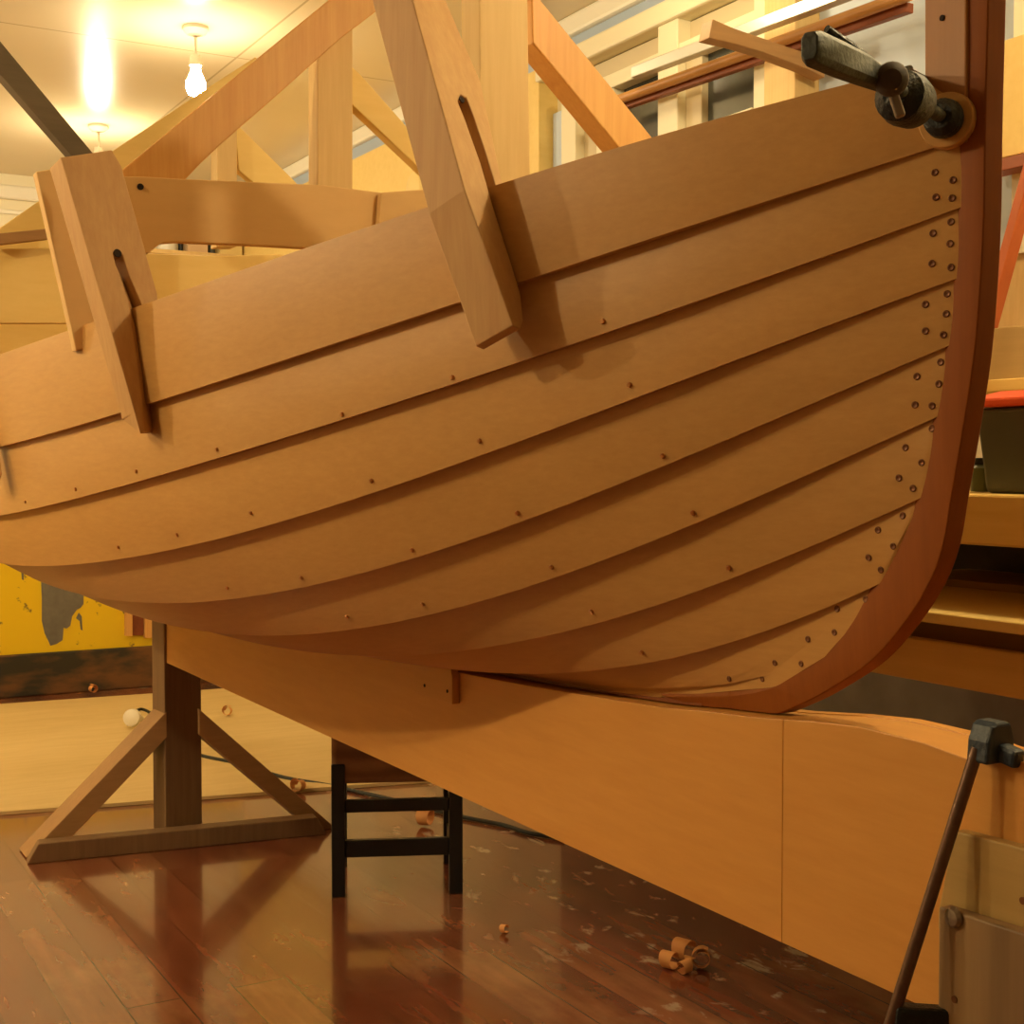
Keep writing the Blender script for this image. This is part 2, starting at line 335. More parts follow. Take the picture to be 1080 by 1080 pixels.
# ------------------------------------------------------------------ boat hull
EDGE = {0: [(1012, 64), (907, 90), (830, 110), (720, 141), (600, 174), (520, 198), (473, 215), (360, 252), (133, 330), (50, 360), (0, 375)],
 1: [(1018, 146), (977, 160), (720, 243), (547, 300), (503, 317), (377, 358), (170, 423), (135, 435), (3, 472)],
 2: [(1017, 218), (720, 323), (617, 360), (540, 387), (360, 446), (180, 498), (90, 523), (0, 545)],
 3: [(1013, 293), (833, 357), (720, 401), (537, 470), (360, 532), (273, 557), (167, 580), (67, 592), (0, 593)],
 4: [(1005, 363), (720, 482), (540, 553), (360, 607), (267, 625), (187, 630), (147, 630)],
 5: [(993, 438), (720, 557), (560, 613), (460, 643), (360, 657), (300, 665), (267, 664)],
 6: [(976, 523), (720, 627), (593, 660), (493, 678), (410, 685)],
 7: [(933, 613), (720, 686), (643, 698), (560, 702)]}
AFT = {0: [(2.6, 1.262), (3.4, 1.29)], 1: [(2.6, 1.075), (3.4, 1.10)], 2: [(2.6, .925), (3.4, .96)], 3: [(2.6, .850), (3.4, .93)],
 4: [(2.0, .797), (2.6, .825), (3.4, .91)], 5: [(1.6, .756), (2.0, .763), (2.6, .795), (3.4, .89)],
 6: [(1.3, .737), (1.6, .732), (2.0, .737), (2.6, .768), (3.4, .87)], 7: [(1.0, .735), (1.3, .724), (2.0, .722), (2.6, .748), (3.4, .85)]}
RAB = [(1018, 90), (1018, 146), (1017, 218), (1013, 293), (1005, 363), (993, 438), (976, 523), (960, 560), (933, 613), (905, 655), (880, 687), (850, 710), (815, 727), (770, 735), (700, 735), (620, 725)]
SX = .014
BB = [.62, .615, .60, .56, .49, .40, .29, .16, SX]; PP = [2.2, 2.15, 2.1, 2.05, 2.0, 1.95, 1.9, 1.8, 1]
LL, YT = 2.6, 3.4
Y0E = [at(*EDGE[j][0], 'x', -SX)[1] for j in range(8)]
def half(j, y):
    if j == 8: return SX
    s = min(max(y - Y0E[j], 0) / LL, 1)
    b = SX + (BB[j] - SX) * (1 - (1 - s) ** PP[j])
    if y > 2.2: b *= 1 - .42 * ((y - 2.2) / 1.2) ** 2
    return b
ZC_ = []
for j in range(8):
    pts = []
    for q in EDGE[j]:
        d = ray(*q); ts = np.linspace(.8, 5, 6000)
        v = np.array([CAM[0] + t * d[0] + half(j, CAM[1] + t * d[1]) for t in ts]); k = np.where((v[:-1] < 0) & (v[1:] >= 0))[0]
        if len(k): t = ts[k[0]]; pts.append((CAM[1] + t * d[1], CAM[2] + t * d[2]))
    w = [3.] + [1.] * (len(pts) - 1) + [.5] * len(AFT[j]); pts += AFT[j]
    ys = np.array([p[0] for p in pts]); zs = np.array([p[1] for p in pts])
    ZC_.append(np.polyfit(ys, zs, 5, w=w))
rab = [at(px, py, 'x', -SX) for px, py in RAB]
keelz = [(p[1], p[2]) for p in rab[8:]] + [(1.0, .719), (1.4, .712), (2.0, .712), (2.6, .734), (3.4, .84)]
KZ = np.array(keelz)
def edge_z(j, y):
    if j < 8: return float(np.polyval(ZC_[j], y)) - (.046 * max(0., 1 - (y - Y0E[0]) / .05) ** 1.4 if j == 0 else 0.)
    return float(np.interp(y, KZ[:, 0], KZ[:, 1]))
def edge_pt(j, y): return Vector((-half(j, y), 0, edge_z(j, y)))
# rabbet position at height z (for the hood ends of the planks)
RZ = sorted([(p[2], p[1]) for p in rab])
def rab_y(z): return float(np.interp(z, [a for a, b in RZ], [b for a, b in RZ]))

boat = thing('rowing_boat', (0, 1.7, .70), 'bare timber clinker boat hull, bow at right, resting on the ply beam', 'boat')
TH = .0135
def strake(j, side):                          # plank between edge j-1 and edge j
    ns, m = 64, 4; rings = []
    zt0 = edge_z(j - 1, max(Y0E[j - 1], Y0E[0])); zb0 = edge_z(j, Y0E[j]) if j < 8 else .744
    for i in range(ns + 1):
        f = (i / ns) ** 1.7; outer = []; inner = []
        for k in range(m + 1):
            g = k / m
            u = rab_y(zt0 + (zb0 - zt0) * g)
            y = u + (YT - u) * f
            T = edge_pt(j - 1, y); B = edge_pt(j, y)
            if i == 0: T.x = B.x = -SX; T.z = zt0; B.z = zb0
            ch = B - T; w = ch.length; d2 = ch.normalized()
            hd = half(j - 1, y + .02) - half(j - 1, y); tg = Vector((-hd, .02, 0)).normalized()
            nr = d2.cross(tg)
            if nr.x > 0: nr = -nr
            nr.normalize()
            step = TH * min(1., .25 + (y - u) / .40)
            off = step * g + math.sin(math.pi * g) * w * .022
            if j == 1: off = TH * .9 * (1 - g) + step * g + math.sin(math.pi * g) * w * .012
            if j == 8: off = .002 * g + math.sin(math.pi * g) * w * .02
            P = T + ch * g; P.y = y
            if k == 0 and j > 1: P = P - d2 * .012 - nr * .0006
            outer.append(P + nr * off)
            inner.append(P + nr * (off - (step if k == m and j < 8 else TH) + (.0004 if k == m else 0)))
        r = outer + inner[::-1]
        if side > 0: r = [Vector((-p.x, p.y, p.z)) for p in r]
        rings.append(r)
    return MB().quad_ring(rings)
strakes = []
for side in (-1, 1):
    for j in range(1, 9):
        o = strake(j, side).build('strake', M_plank, boat, smooth=True, angle=25)
        if side < 0: strakes.append(o)
# stem: side profile in the y-z plane
SF = [(1041, -90), (1040, 0), (1037, 120), (1035, 240), (1027, 360), (1014, 450), (1002, 520), (993, 573), (978, 615), (951, 658), (916, 698), (873, 727), (840, 744), (800, 757), (730, 756)]
SR = [(1019, -90), (1019, 0), (1019, 120), (1016, 235), (1006, 350), (990, 450), (974, 525), (955, 570), (933, 613), (905, 655), (880, 687), (850, 710), (815, 727), (770, 735), (700, 735)]
HF = .0125; HA = .0185
def crom(P, k=5):
    out = []
    for i in range(len(P) - 1):
        p0, p1, p2, p3 = P[max(i - 1, 0)], P[i], P[i + 1], P[min(i + 2, len(P) - 1)]
        for q in range(k):
            t = q / k; out.append(.5 * ((2 * p1) + (p2 - p0) * t + (2 * p0 - 5 * p1 + 4 * p2 - p3) * t * t + (3 * p1 - p0 - 3 * p2 + p3) * t ** 3))
    return out + [P[-1]]
BT = [(-.6, .79), (-.3, .785), (-.147, .776), (-.08, .766), (-.02, .772), (.066, .773), (.139, .767), (.231, .756), (.33, .748), (.418, .739), (.53, .732), (.70, .722), (.87, .714), (.967, .710), (1.3, .702), (1.8, .697), (2.3, .696), (2.78, .698)]
def beam_z(y): return float(np.interp(y, [a for a, b in BT], [b for a, b in BT]))
front = crom([at(px, py, 'x', -HF - .003) for px, py in SF]); back = crom([at(px, py, 'x', -SX - .004) for px, py in SR])
YK = .37
rings = []
for p, b_ in zip(front, back):
    fz = p.z
    if p.y > .12: fz = max(fz, beam_z(p.y) + .0006)
    d_ = Vector((0, b_.y - p.y, b_.z - p.z)).normalized()
    aft = Vector((0, b_.y, b_.z)) + d_ * .03; mid = Vector((0, b_.y, b_.z)) + d_ * .002
    rings.append([Vector((-HF, p.y, fz)), Vector((-HA, mid.y, mid.z)), Vector((-HA + .006, aft.y, aft.z)), Vector((HA - .006, aft.y, aft.z)), Vector((HA, mid.y, mid.z)), Vector((HF, p.y, fz))])
MB().quad_ring(rings).build('stem', M_maho, boat, smooth=True, bevel=.0012, angle=30)['label'] = 'curved dark red stem post'
KY0 = front[-1].y
# apron: inner stem standing above the sheer
ap = [(975, -90), (1019, -90), (1019, 60), (1018, 150), (1005, 150), (985, 110), (975, 85)]
mb = MB(); pl = poly(ap, 'x', -.021); mb.prism(pl, (.042, 0, 0)); apo = mb.build('apron', M_apron, boat, bevel=.002)
for (px, py) in [(994, 19)]:
    p = at(px, py, 'x', -.0215); MB().lathe([(0, 0), (.003, 0), (.003, .0012), (0, .0012)], 12, (-1, 0, 0), p).build('plug', M_hole, apo)
# keel on top of the beam
rings = []
for i in range(41):
    y = KY0 - .02 + (3.42 - KY0 + .02) * i / 40
    zb = beam_z(y) + .0005 if y < 1.9 else max(.6985, edge_z(8, y) - .015)
    zt = max(edge_z(8, y) + .008, zb + .012)
    rings.append([Vector((-.015, y, zb)), Vector((-.015, y, zt)), Vector((.015, y, zt)), Vector((.015, y, zb))])
MB().quad_ring(rings).build('keel', M_mahoy, boat, bevel=.002)['label'] = 'long dark red keel plank'
# transom at the stern
ys = YT
tr = [edge_pt(j, ys) for j in range(0, 9)]
ring = [Vector((p.x, ys, p.z)) for p in tr] + [Vector((-p.x, ys, p.z)) for p in reversed(tr)]
ring += [Vector((x, ys, tr[0].z + .10 * (1 - (x / half(0, ys)) ** 2))) for x in (.3, .15, 0, -.15, -.3)]
MB().prism(ring, (0, .022, 0)).build('transom', M_maho, boat, bevel=.002)

# screws and rivets: placed on the plank under each measured mark
trees = []
for o in strakes:
    bm = bmesh.new(); bm.from_mesh(o.data); bmesh.ops.triangulate(bm, faces=bm.faces); trees.append((o, BVHTree.FromBMesh(bm))); bm.free()
def on_hull(px, py):
    d = Vector(ray(px, py)).normalized(); o = Vector(CAM) - boat.location; best = None
    for ob, t in trees:
        loc, nrm, idx, dist = t.ray_cast(o, d)
        if loc is not None and (best is None or dist < best[3]): best = (ob, loc, nrm, dist)
    if best is None: return None
    ob, loc, nrm, dist = best
    if nrm.dot(d) > 0: nrm = -nrm
    return ob, loc, nrm
hood = [(986, 182), (1005, 190), (987, 208), (1004, 209), (1003, 234), (984, 246), (1002, 257), (983, 278), (1003, 282), (999, 310), (976, 321), (998, 331), (976, 349), (995, 353), (992, 382), (967, 397), (990, 405), (965, 427), (983, 428), (983, 452), (955, 472), (972, 488), (948, 504), (963, 515), (952, 544), (926, 559), (942, 576), (916, 588), (929, 601), (913, 632), (883, 642), (880, 667), (852, 674), (817, 699), (845, 700), (769, 716), (804, 716)]
laps = [(636, 339), (477, 398), (361, 437), (229, 474), (144, 497), (80, 516), (27, 529), (664, 406), (506, 465), (392, 507), (265, 541), (187, 564), (125, 577), (699, 481), (546, 541), (435, 580), (318, 609), (240, 620), (731, 541), (582, 598), (446, 637), (366, 650), (769, 599), (624, 645), (677, 688)]
def make_fast(name, r, h, mat, hole):
    m = MB().lathe([(0, -.004), (r, -.004), (r, h * .4), (r * .75, h), (0, h * (1 if not hole else .2))], 12)
    o = m.build(name, mat, None, smooth=True); me = o.data; bpy.data.objects.remove(o); return me
me_screw = make_fast('screw', .0038, .0012, M_bronze, True); me_rivet = make_fast('rivet', .0033, .0028, M_copper, False)
for lst, me, nm in ((hood, me_screw, 'screw'), (laps, me_rivet, 'rivet')):
    for q in lst:
        h = on_hull(*q)
        if not h: continue
        ob, loc, nrm = h
        s = bpy.data.objects.new(nm, me); COL.objects.link(s); s.parent = ob
        s.location = loc; s.rotation_mode = 'QUATERNION'; s.rotation_quaternion = Vector((0, 0, 1)).rotation_difference(nrm)

# ------------------------------------------------------------------ strongback beam under the keel
beam = thing('strongback_beam', (0, 1.2, .505), 'long deep ply beam on edge carrying the boat along its keel', 'beam')
YB0, YB1, ZB = -.42, 2.765, .505
def beam_piece(ya, yz, x0, x1, name, mat, root, dz=0, bev=.001):
    n = 24; rings = []
    ysn = sorted(set([ya, yz] + [b[0] for b in BT if ya < b[0] < yz] + [ya + (yz - ya) * k / n for k in range(n)]))
    for y in ysn: rings.append([Vector((x0, y, ZB)), Vector((x1, y, ZB)), Vector((x1, y, beam_z(y) + dz)), Vector((x0, y, beam_z(y) + dz))])
    return MB().quad_ring(rings).build(name, mat, root, bevel=bev)
YJ = at(825, 900, 'x', -.045)[1]
beam_piece(YB0, YJ - .0003, -.045, -.026, 'side_panel', M_beam, beam)
beam_piece(YJ + .0003, YB1, -.045, -.026, 'side_panel', M_beam, beam)
beam_piece(YB0, YB1, -.0255, .0255, 'core', M_beam, beam, -.0008)
beam_piece(YB0, YB1, .026, .045, 'side_panel', M_beam, beam)
chk = [(0.984, .658), (0.984, .702), (.990, .716), (1.003, .724), (1.03, .727), (1.06, .724), (1.10, .712), (1.13, .695), (1.13, .658)]
ck = MB().prism([(-.0455, y, z) for y, z in chk], (-.0135, 0, 0)).build('chock', M_beam, beam, bevel=.001)
ck['label'] = 'small ply chock with a rounded corner'
for q in ((448, 723), (472, 729)):
    p = at(*q, 'x', -.059); MB().lathe([(0, 0), (.003, 0), (.003, .001), (0, .001)], 10, (-1, 0, 0), p).build('screw', M_hole, ck)

# trestle stand carrying the far end
st = thing('trestle_stand', (0, 2.80, 0), 'dark T-footed trestle post with two angled braces under the far beam end', 'stand')
fr = Rz(-8.1); fo = Vector((-.42, 2.731, 0))
def sp(u, v, z): return fo + fr @ Vector((u, v, 0)) + Vector((0, 0, z))
MB().quad_ring([[sp(0, 0, 0), sp(0, .05, 0), sp(.03, .05, .052), sp(.03, 0, .052)], [sp(.806, 0, 0), sp(.806, .05, 0), sp(.776, .05, .052), sp(.776, 0, .052)]]).build('foot', M_dark, st, bevel=.003)
pu = .36
pc = sp(pu, .052, 0)
MB().box((0, 0, 0), (.104, .115, .694), Rz(1.5), pc + Vector((.004, 0, 0))).build('post', M_dark, st, bevel=.003)
def brace(pts, v): return MB().prism([sp(u, v, z) for u, z in pts], (0, .105, 0)).build('brace', M_brown, st, bevel=.002)
brace([(.0, .004), (.075, .004), (pu + .01, .300), (pu + .01, .372)], .052)
brace([(.845, .0), (.78, .0), (pu + .098, .300), (pu + .098, .372)], .053)

# low black stool behind the beam
fl, frr = at(357, 947, 'z', 0), at(481, 943, 'z', 0)
sd = (frr - fl); sw = sd.length; ang = math.degrees(math.atan2(sd.y, sd.x))
rot = Rz(ang); so = fl.copy()
stl = thing('stool', so + rot @ Vector((sw / 2, .15, 0)), 'low black stool with a rough brown seat standing behind the beam', 'stool')
LW = .033; SD = .27; SH = .325
def slg(u, v): return MB().box((-LW / 2, -LW / 2, 0), (LW / 2, LW / 2, SH), rot, so + rot @ Vector((u, v, 0))).build('leg', M_black, stl, bevel=.003)
for u in (0, sw):
    for v in (LW / 2, SD): slg(u, v)
def rail(u0, u1, v0, v1, z0, z1): return MB().box((u0, v0, z0), (u1, v1, z1), rot, so).build('rail', M_black, stl, bevel=.002)
rail(LW / 2, sw - LW / 2, LW / 2 - .009, LW / 2 + .009, .095, .137)
rail(LW / 2, sw - LW / 2, LW / 2 - .009, LW / 2 + .009, .205, .235)
for u in (0, sw):
    rail(u - .009, u + .009, LW, SD - LW / 2, .07, .11); rail(u - .009, u + .009, LW, SD - LW / 2, .205, .235)
MB().box((-.016, .006, .275), (sw + .016, SD + .014, .405), rot, so).build('seat', M_seat, stl, bevel=.012, seg=3)

# plywood sheet on the floor behind
pa, pb_ = at(0, 856, 'z', .012), at(345, 830, 'z', .012); pd = (pb_ - pa).normalized(); pn = Vector((-pd.y, pd.x, 0))
c0 = pa - pd * 1.2
MB().prism([c0 + Vector((0, 0, -.0115)), c0 + pd * 2.6 + Vector((0, 0, -.0115)), c0 + pd * 2.2 + pn * 2.1 + Vector((0, 0, -.0115)), c0 + pn * 1.85 + Vector((0, 0, -.0115))], (0, 0, .0115)).build('plywood_sheet', M_plysheet, bevel=.001)
tag(bpy.data.objects['plywood_sheet'], 'pale plywood sheet lying on the floor in front of the yellow wall', 'plywood sheet')

# cable and its plug
cp = [(140, 752), (150, 748), (165, 757), (188, 783), (210, 796), (250, 805), (300, 820), (345, 828), (400, 840), (450, 852), (490, 862), (530, 870), (560, 879), (600, 885)]
pts = [at(px, py, 'z', .016 if px < 345 else .007) for px, py in cp]
sm = []
for i in range(len(pts) - 1):
    p0, p1, p2, p3 = pts[max(i - 1, 0)], pts[i], pts[i + 1], pts[min(i + 2, len(pts) - 1)]
    for k in range(5):
        t = k / 5; sm.append(.5 * ((2 * p1) + (p2 - p0) * t + (2 * p0 - 5 * p1 + 4 * p2 - p3) * t * t + (3 * p1 - p0 - 3 * p2 + p3) * t ** 3))
tag(MB().tube(sm, .0065, 8).build('power_cable', M_cable, smooth=True), 'black power cable running across the floor behind the stool', 'cable')
wl = at(140, 770, 'z', .012)
pg = thing('clip_lamp', wl, 'small white round lamp head lying on the plywood sheet', 'lamp')
MB().lathe([(0, 0), (.022, .003), (.036, .024), (.033, .04), (.016, .046), (0, .046)], 20, (-.5, -.75, .25), wl + Vector((.02, .05, .036))).build('shade', M_porcelain, pg, smooth=True)
MB().tube([wl + Vector((.025, .06, .045)), wl + Vector((.05, .10, .03)), wl + Vector((.075, .16, .012))], .012, 10).build('neck', M_porcelain, pg, smooth=True)

# ------------------------------------------------------------------ overhead moulds along the boat
def mould_part(pts, y, d, name, mat, root, bev=.002): return MB().prism(poly(pts, 'y', y), (0, d, 0)).build(name, mat, root, bevel=bev)
m1 = thing('building_mould', (0, .85, 1.2), 'forward timber mould with centre post and right-hand brace, behind the tallest wooden clamp', 'mould', 'timber moulds across the boat')
mould_part([(505, -60), (556, -60), (560, 260), (507, 260)], .85, .06, 'post', M_pale, m1)
mould_part([(561, -3), (562, 45), (655, 158), (700, 215), (740, 215), (692, 150), (566, -5), (540, -30), (540, -10)], .90, .05, 'brace', M_orange, m1)
m2 = thing('building_mould', (0, 1.5, 1.2), 'middle timber mould with wide cross board and long orange diagonal to the upper edge', 'mould', 'timber moulds across the boat')
mould_part([(120, 186), (150, 186), (200, 189), (340, 195), (402, 203), (470, 198), (600, 205), (600, 275), (330, 262), (280, 259), (187, 255), (172, 256), (165, 260), (157, 267), (120, 268)], 1.47, .024, 'cross_board', M_mdf, m2)
h_ = at(148, 197, 'y', 1.469); MB().lathe([(0, 0), (.006, 0), (.006, .001), (0, .001)], 12, (0, -1, 0), h_).build('bolt_hole', M_hole, m2)
mould_part([(402, 203), (470, 198), (600, 205), (600, 300), (395, 300)], 1.45, .018, 'lap_board', M_mdf, m2)
mould_part([(112, 196), (128, 180), (197, 123), (347, 0), (405, -48), (455, -48), (402, 8), (360, 40), (287, 105), (233, 152), (212, 172), (193, 192), (150, 214), (112, 220)], 1.496, .045, 'diagonal', M_orange, m2)
mould_part([(335, 20), (372, 20), (372, 300), (335, 300)], 1.545, .05, 'post', M_pale, m2)
mould_part([(371, 70), (380, 78), (472, 182), (520, 240), (495, 240), (464, 198), (371, 110)], 1.555, .03, 'brace', M_yellow, m2)
mould_part([(38, 181), (57, 178), (68, 186), (118, 360), (80, 370), (75, 346)], 1.46, .03, 'side_post', M_mdf, m2)
m3 = thing('building_mould', (0, 2.2, 1.2), 'far timber mould with yellow diagonals and deep yellow cross board behind the middle one', 'mould', 'timber moulds across the boat')
mould_part([(229, 130), (250, 132), (250, 260), (229, 260)], 2.2, .05, 'post', M_pale, m3)
mould_part([(38, 214), (125, 155), (220, 92), (270, 60), (290, 85), (240, 118), (140, 190), (100, 222), (60, 262), (-4, 264), (-4, 243)], 2.17, .028, 'diagonal', M_yellow, m3)
mould_part([(247, 128), (310, 190), (355, 240), (325, 240), (252, 180)], 2.225, .03, 'brace', M_yellow, m3)
mould_part([(-4, 262), (60, 262), (150, 267), (235, 270), (290, 268), (360, 272), (360, 330), (70, 341), (-4, 341)], 2.13, .022, 'cross_board', M_yellow, m3)
mould_part([(-4, 247), (0, 246), (60, 240), (60, 251), (0, 258), (-4, 259)], 2.10, .02, 'batten', M_brown, m3)
m4 = thing('building_mould', (0, 2.85, 1.2), 'farthest low mould board of plain yellow ply near the stern', 'mould', 'timber moulds across the boat')
mould_part([(-20, 333), (0, 334), (200, 340), (200, 420), (-20, 420)], 2.85, .02, 'cross_board', M_yellow, m4)

pr = at(46, 100, 'y', 1.75)
tag(MB().prism(poly([(-270, -242), (-270, -282), (0, 43), (150, 224), (128, 224), (0, 78)], 'y', 1.72), (0, .04, 0)).build('prop_timber', M_grey_timber, bevel=.002), 'dark grey slanting timber prop at the upper left, running to the ceiling', 'timber')

# ------------------------------------------------------------------ slotted wooden clamps on the sheer
def peg(outline, back, hole, K, T, off, d, label):
    hk, ht = on_hull(*K), on_hull(*T); w = Vector((hk[2].x, hk[2].y, 0)).normalized()
    k = hk[1] + boat.location; t = ht[1] + boat.location + w * off
    n = (t - k).cross(w).normalized()
    if n.dot(Vector(CAM) - k) < 0: n = -n
    def on(q, dd=0.):
        r = Vector(ray(*q)); return Vector(CAM) + r * ((k - n * dd - Vector(CAM)).dot(n) / r.dot(n))
    f = [on(q) for q in outline]
    bk = [on(back[i], d) if i in back else p - n * d for i, p in enumerate(f)]
    g = thing('wooden_clamp', k, label, 'clamp', 'slotted wooden clamps on the top plank')
    o = MB().quad_ring([f, bk]).build('body', M_clamp, g, bevel=.0015)
    q, r = hole
    MB().lathe([(0, -.001), (r, -.001), (r, .0006), (0, .0006)], 14, n, on(q)).build('hole', M_hole, o)
    return g
peg([(415, -75), (452, -75), (470, 0), (507, 87), (528, 185), (548, 262), (541, 262), (523, 196), (512, 160), (500, 124), (492, 103), (486, 100), (483, 107), (491, 127), (507, 172), (520, 217), (540, 280), (549, 310), (552, 338), (549, 347), (541, 343), (490, 200), (435, 0)], {}, ((487, 105), .0045), (518, 200), (567, 345), .035, .062, 'tall slotted wooden clamp hooked over the top plank near the bow')
peg([(64, 166), (118, 158), (128, 175), (166, 310), (168, 345), (156, 345), (150, 322), (136, 290), (129, 268), (124, 263), (119, 266), (122, 279), (134, 315), (138, 335), (147, 400), (152, 455), (148, 458), (142, 435)], {12: (137, 312), 13: (146, 336), 14: (168, 396), 15: (167, 452), 16: (160, 457)}, ((124, 267), .007), (143, 327), (170, 456), .03, .045, 'short wide slotted wooden clamp hooked over the top plank at the left')
peg([(-100, 200), (-45, 192), (-35, 210), (-4, 345), (0, 388), (-12, 388), (-16, 375), (-30, 325), (-38, 300), (-45, 302), (-40, 315), (-26, 370), (-17, 410), (-2, 470), (2, 500), (-3, 503)], {}, ((-42, 303), .008), (-20, 385), (15, 500), .03, .045, 'wooden clamp tip showing at the left edge of the hull')

# ------------------------------------------------------------------ iron clamp at the bow
P0 = on_hull(1000, 128); p0 = P0[1] + boat.location; nn = Vector((-.90, -.42, .0)).normalized()
tv = nn.cross(Vector((0, 0, 1))).normalized(); uv = Vector((0, 0, 1))
gc = thing('screw_clamp', p0, 'dark iron screw clamp gripping the top plank against the stem head', 'clamp')
pad = tag(MB().lathe([(0, .0), (.027, .0), (.028, .004), (.027, .012), (0, .012)], 28, nn, p0 - nn * .004).build('clamp_pad', M_plank, smooth=True, bevel=.001), 'round tan wooden pad under the foot of the iron clamp', 'pad')
b0 = p0 + nn * .0085
MB().lathe([(0, 0), (.0185, 0), (.0195, .004), (.0185, .012), (.012, .018), (0, .018)], 24, nn, b0).build('swivel_foot', M_irondark, gc, smooth=True)
MB().lathe([(.0065, .016), (.0065, .18), (0, .181)], 16, nn, b0).build('screw', M_iron, gc, smooth=True)
c1 = b0 + nn * .078 + uv * .0 + tv * .006
MB().lathe([(0, 0), (.016, .0), (.0235, .010), (.0255, .028), (.0235, .045), (.012, .056), (0, .057)], 24, nn, c1 - nn * .01).build('arm_boss', M_irondark, gc, smooth=True)
MB().bar(b0 + nn * .142 + uv * .020 + tv * .010, b0 + nn * .136 - uv * .026 - tv * .004, .008, .009).build('tommy_bar', M_steel, gc, bevel=.002)
kc = b0 + nn * .172 + uv * -.001 - tv * .008; kd = (Vector(CAM) - kc).normalized()
MB().lathe([(0, -.014), (.008, -.013), (.0135, -.007), (.0152, .0), (.014, .007), (.009, .0125), (0, .014)], 20, kd, kc).build('knob', M_brownknob, gc, smooth=True)
s0 = b0 + uv * .048 - nn * .06 + tv * .034; s1 = b0 + uv * .040 + nn * .03 + tv * .030
MB().bar(s0, s1, .010, .018).build('spine', M_irondark, gc, bevel=.003)
MB().bar(s1 + uv * .004, c1 + nn * .012, .014, .016, up=tv).build('sliding_arm', M_irondark, gc, bevel=.003)
MB().bar(s0 + uv * .006, s0 - uv * .05 - tv * .03, .010, .018, up=nn).build('fixed_jaw', M_irondark, gc, bevel=.003)
def fl_ring(n_, t_, u_, hw, hh): return [b0 + nn * n_ + tv * (t_ + a * hw) + uv * (u_ + b * hh) for a, b in ((1, .6), (.6, 1), (-.6, 1), (-1, .6), (-1, -.6), (-.6, -1), (.6, -1), (1, -.6))]
MB().quad_ring([fl_ring(.160, .004, .002, .008, .009), fl_ring(.195, .010, .005, .010, .0125), fl_ring(.24, .012, .003, .010, .0138), fl_ring(.292, .013, .000, .010, .0138), fl_ring(.302, .013, .000, .007, .011)]).build('handle', M_iron, gc, bevel=.001, smooth=True)
MB().tube([b0 + nn * .180 + uv * .010 + tv * .006, b0 + nn * .205 + uv * .021 + tv * .014, b0 + nn * .235 + uv * .033 + tv * .026], [.006, .005, .0035], 10).build('lever', M_irondark, gc, smooth=True)

# ------------------------------------------------------------------ near end: leg, bar clamp
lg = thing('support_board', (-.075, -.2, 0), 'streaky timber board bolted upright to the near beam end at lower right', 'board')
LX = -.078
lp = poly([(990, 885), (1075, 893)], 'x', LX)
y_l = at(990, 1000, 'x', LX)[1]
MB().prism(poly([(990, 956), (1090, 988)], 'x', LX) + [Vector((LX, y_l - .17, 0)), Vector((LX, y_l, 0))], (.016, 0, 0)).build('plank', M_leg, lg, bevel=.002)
MB().prism(poly([(1006, 876), (1095, 899)], 'x', -.0615) + poly([(1095, 1010), (989, 980), (989, 962)], 'x', -.0615), (.0155, 0, 0)).build('lit_upper_board', M_olive, lg, bevel=.002)  # added lighter board: light on the upper part put into its colour
q = at(1007, 967, 'x', LX); MB().lathe([(0, 0), (.0095, 0), (.0105, .002), (.008, .006), (0, .008)], 20, (-1, 0, 0), q).build('bolt_head', M_steel, lg, smooth=True)
q = at(1007, 1054, 'x', LX); MB().lathe([(0, 0), (.0035, 0), (.0035, .001), (0, .001)], 12, (-1, 0, 0), q).build('screw', M_bronze, lg)
q = at(1079, 950, 'x', LX); MB().lathe([(0, 0), (.0035, 0), (.0035, .001), (0, .001)], 12, (-1, 0, 0), q).build('screw', M_bronze, lg)
bc = thing('bar_clamp', at(1035, 800, 'x', -.06), 'bar clamp with rusty rod and dark head biting the near end of the beam', 'clamp')
r0, r1 = at(1031, 789, 'x', -.062), at(925, 1125, 'x', -.13)
MB().tube([r0, r1], .0062, 14).build('rod', M_rod, bc, smooth=True)
hz = beam_z(-.1)
MB().quad_ring([[Vector((x, r0.y + d, hz + z)) for x, d in ((x0, .010), (x0, -.017), (x1, -.017), (x1, .010))] for x0, x1, z in ((-.068, -.030, .001), (-.066, -.030, .022), (-.060, -.034, .036), (-.054, -.038, .040))]).build('head', M_bluetool, bc, bevel=.005, seg=3)
MB().bar(Vector((-.046, r0.y - .014, hz + .012)), Vector((-.046, r0.y - .036, hz + .008)), .016, .018).build('jaw_lug', M_bluetool, bc, bevel=.004)
lo = at(975, 1085, 'x', -.10)
MB().bar(r1.lerp(r0, .16), r1.lerp(r0, .16) + Vector((.06, -.03, -.006)), .02, .025).build('lower_jaw', M_irondark, bc, bevel=.004)

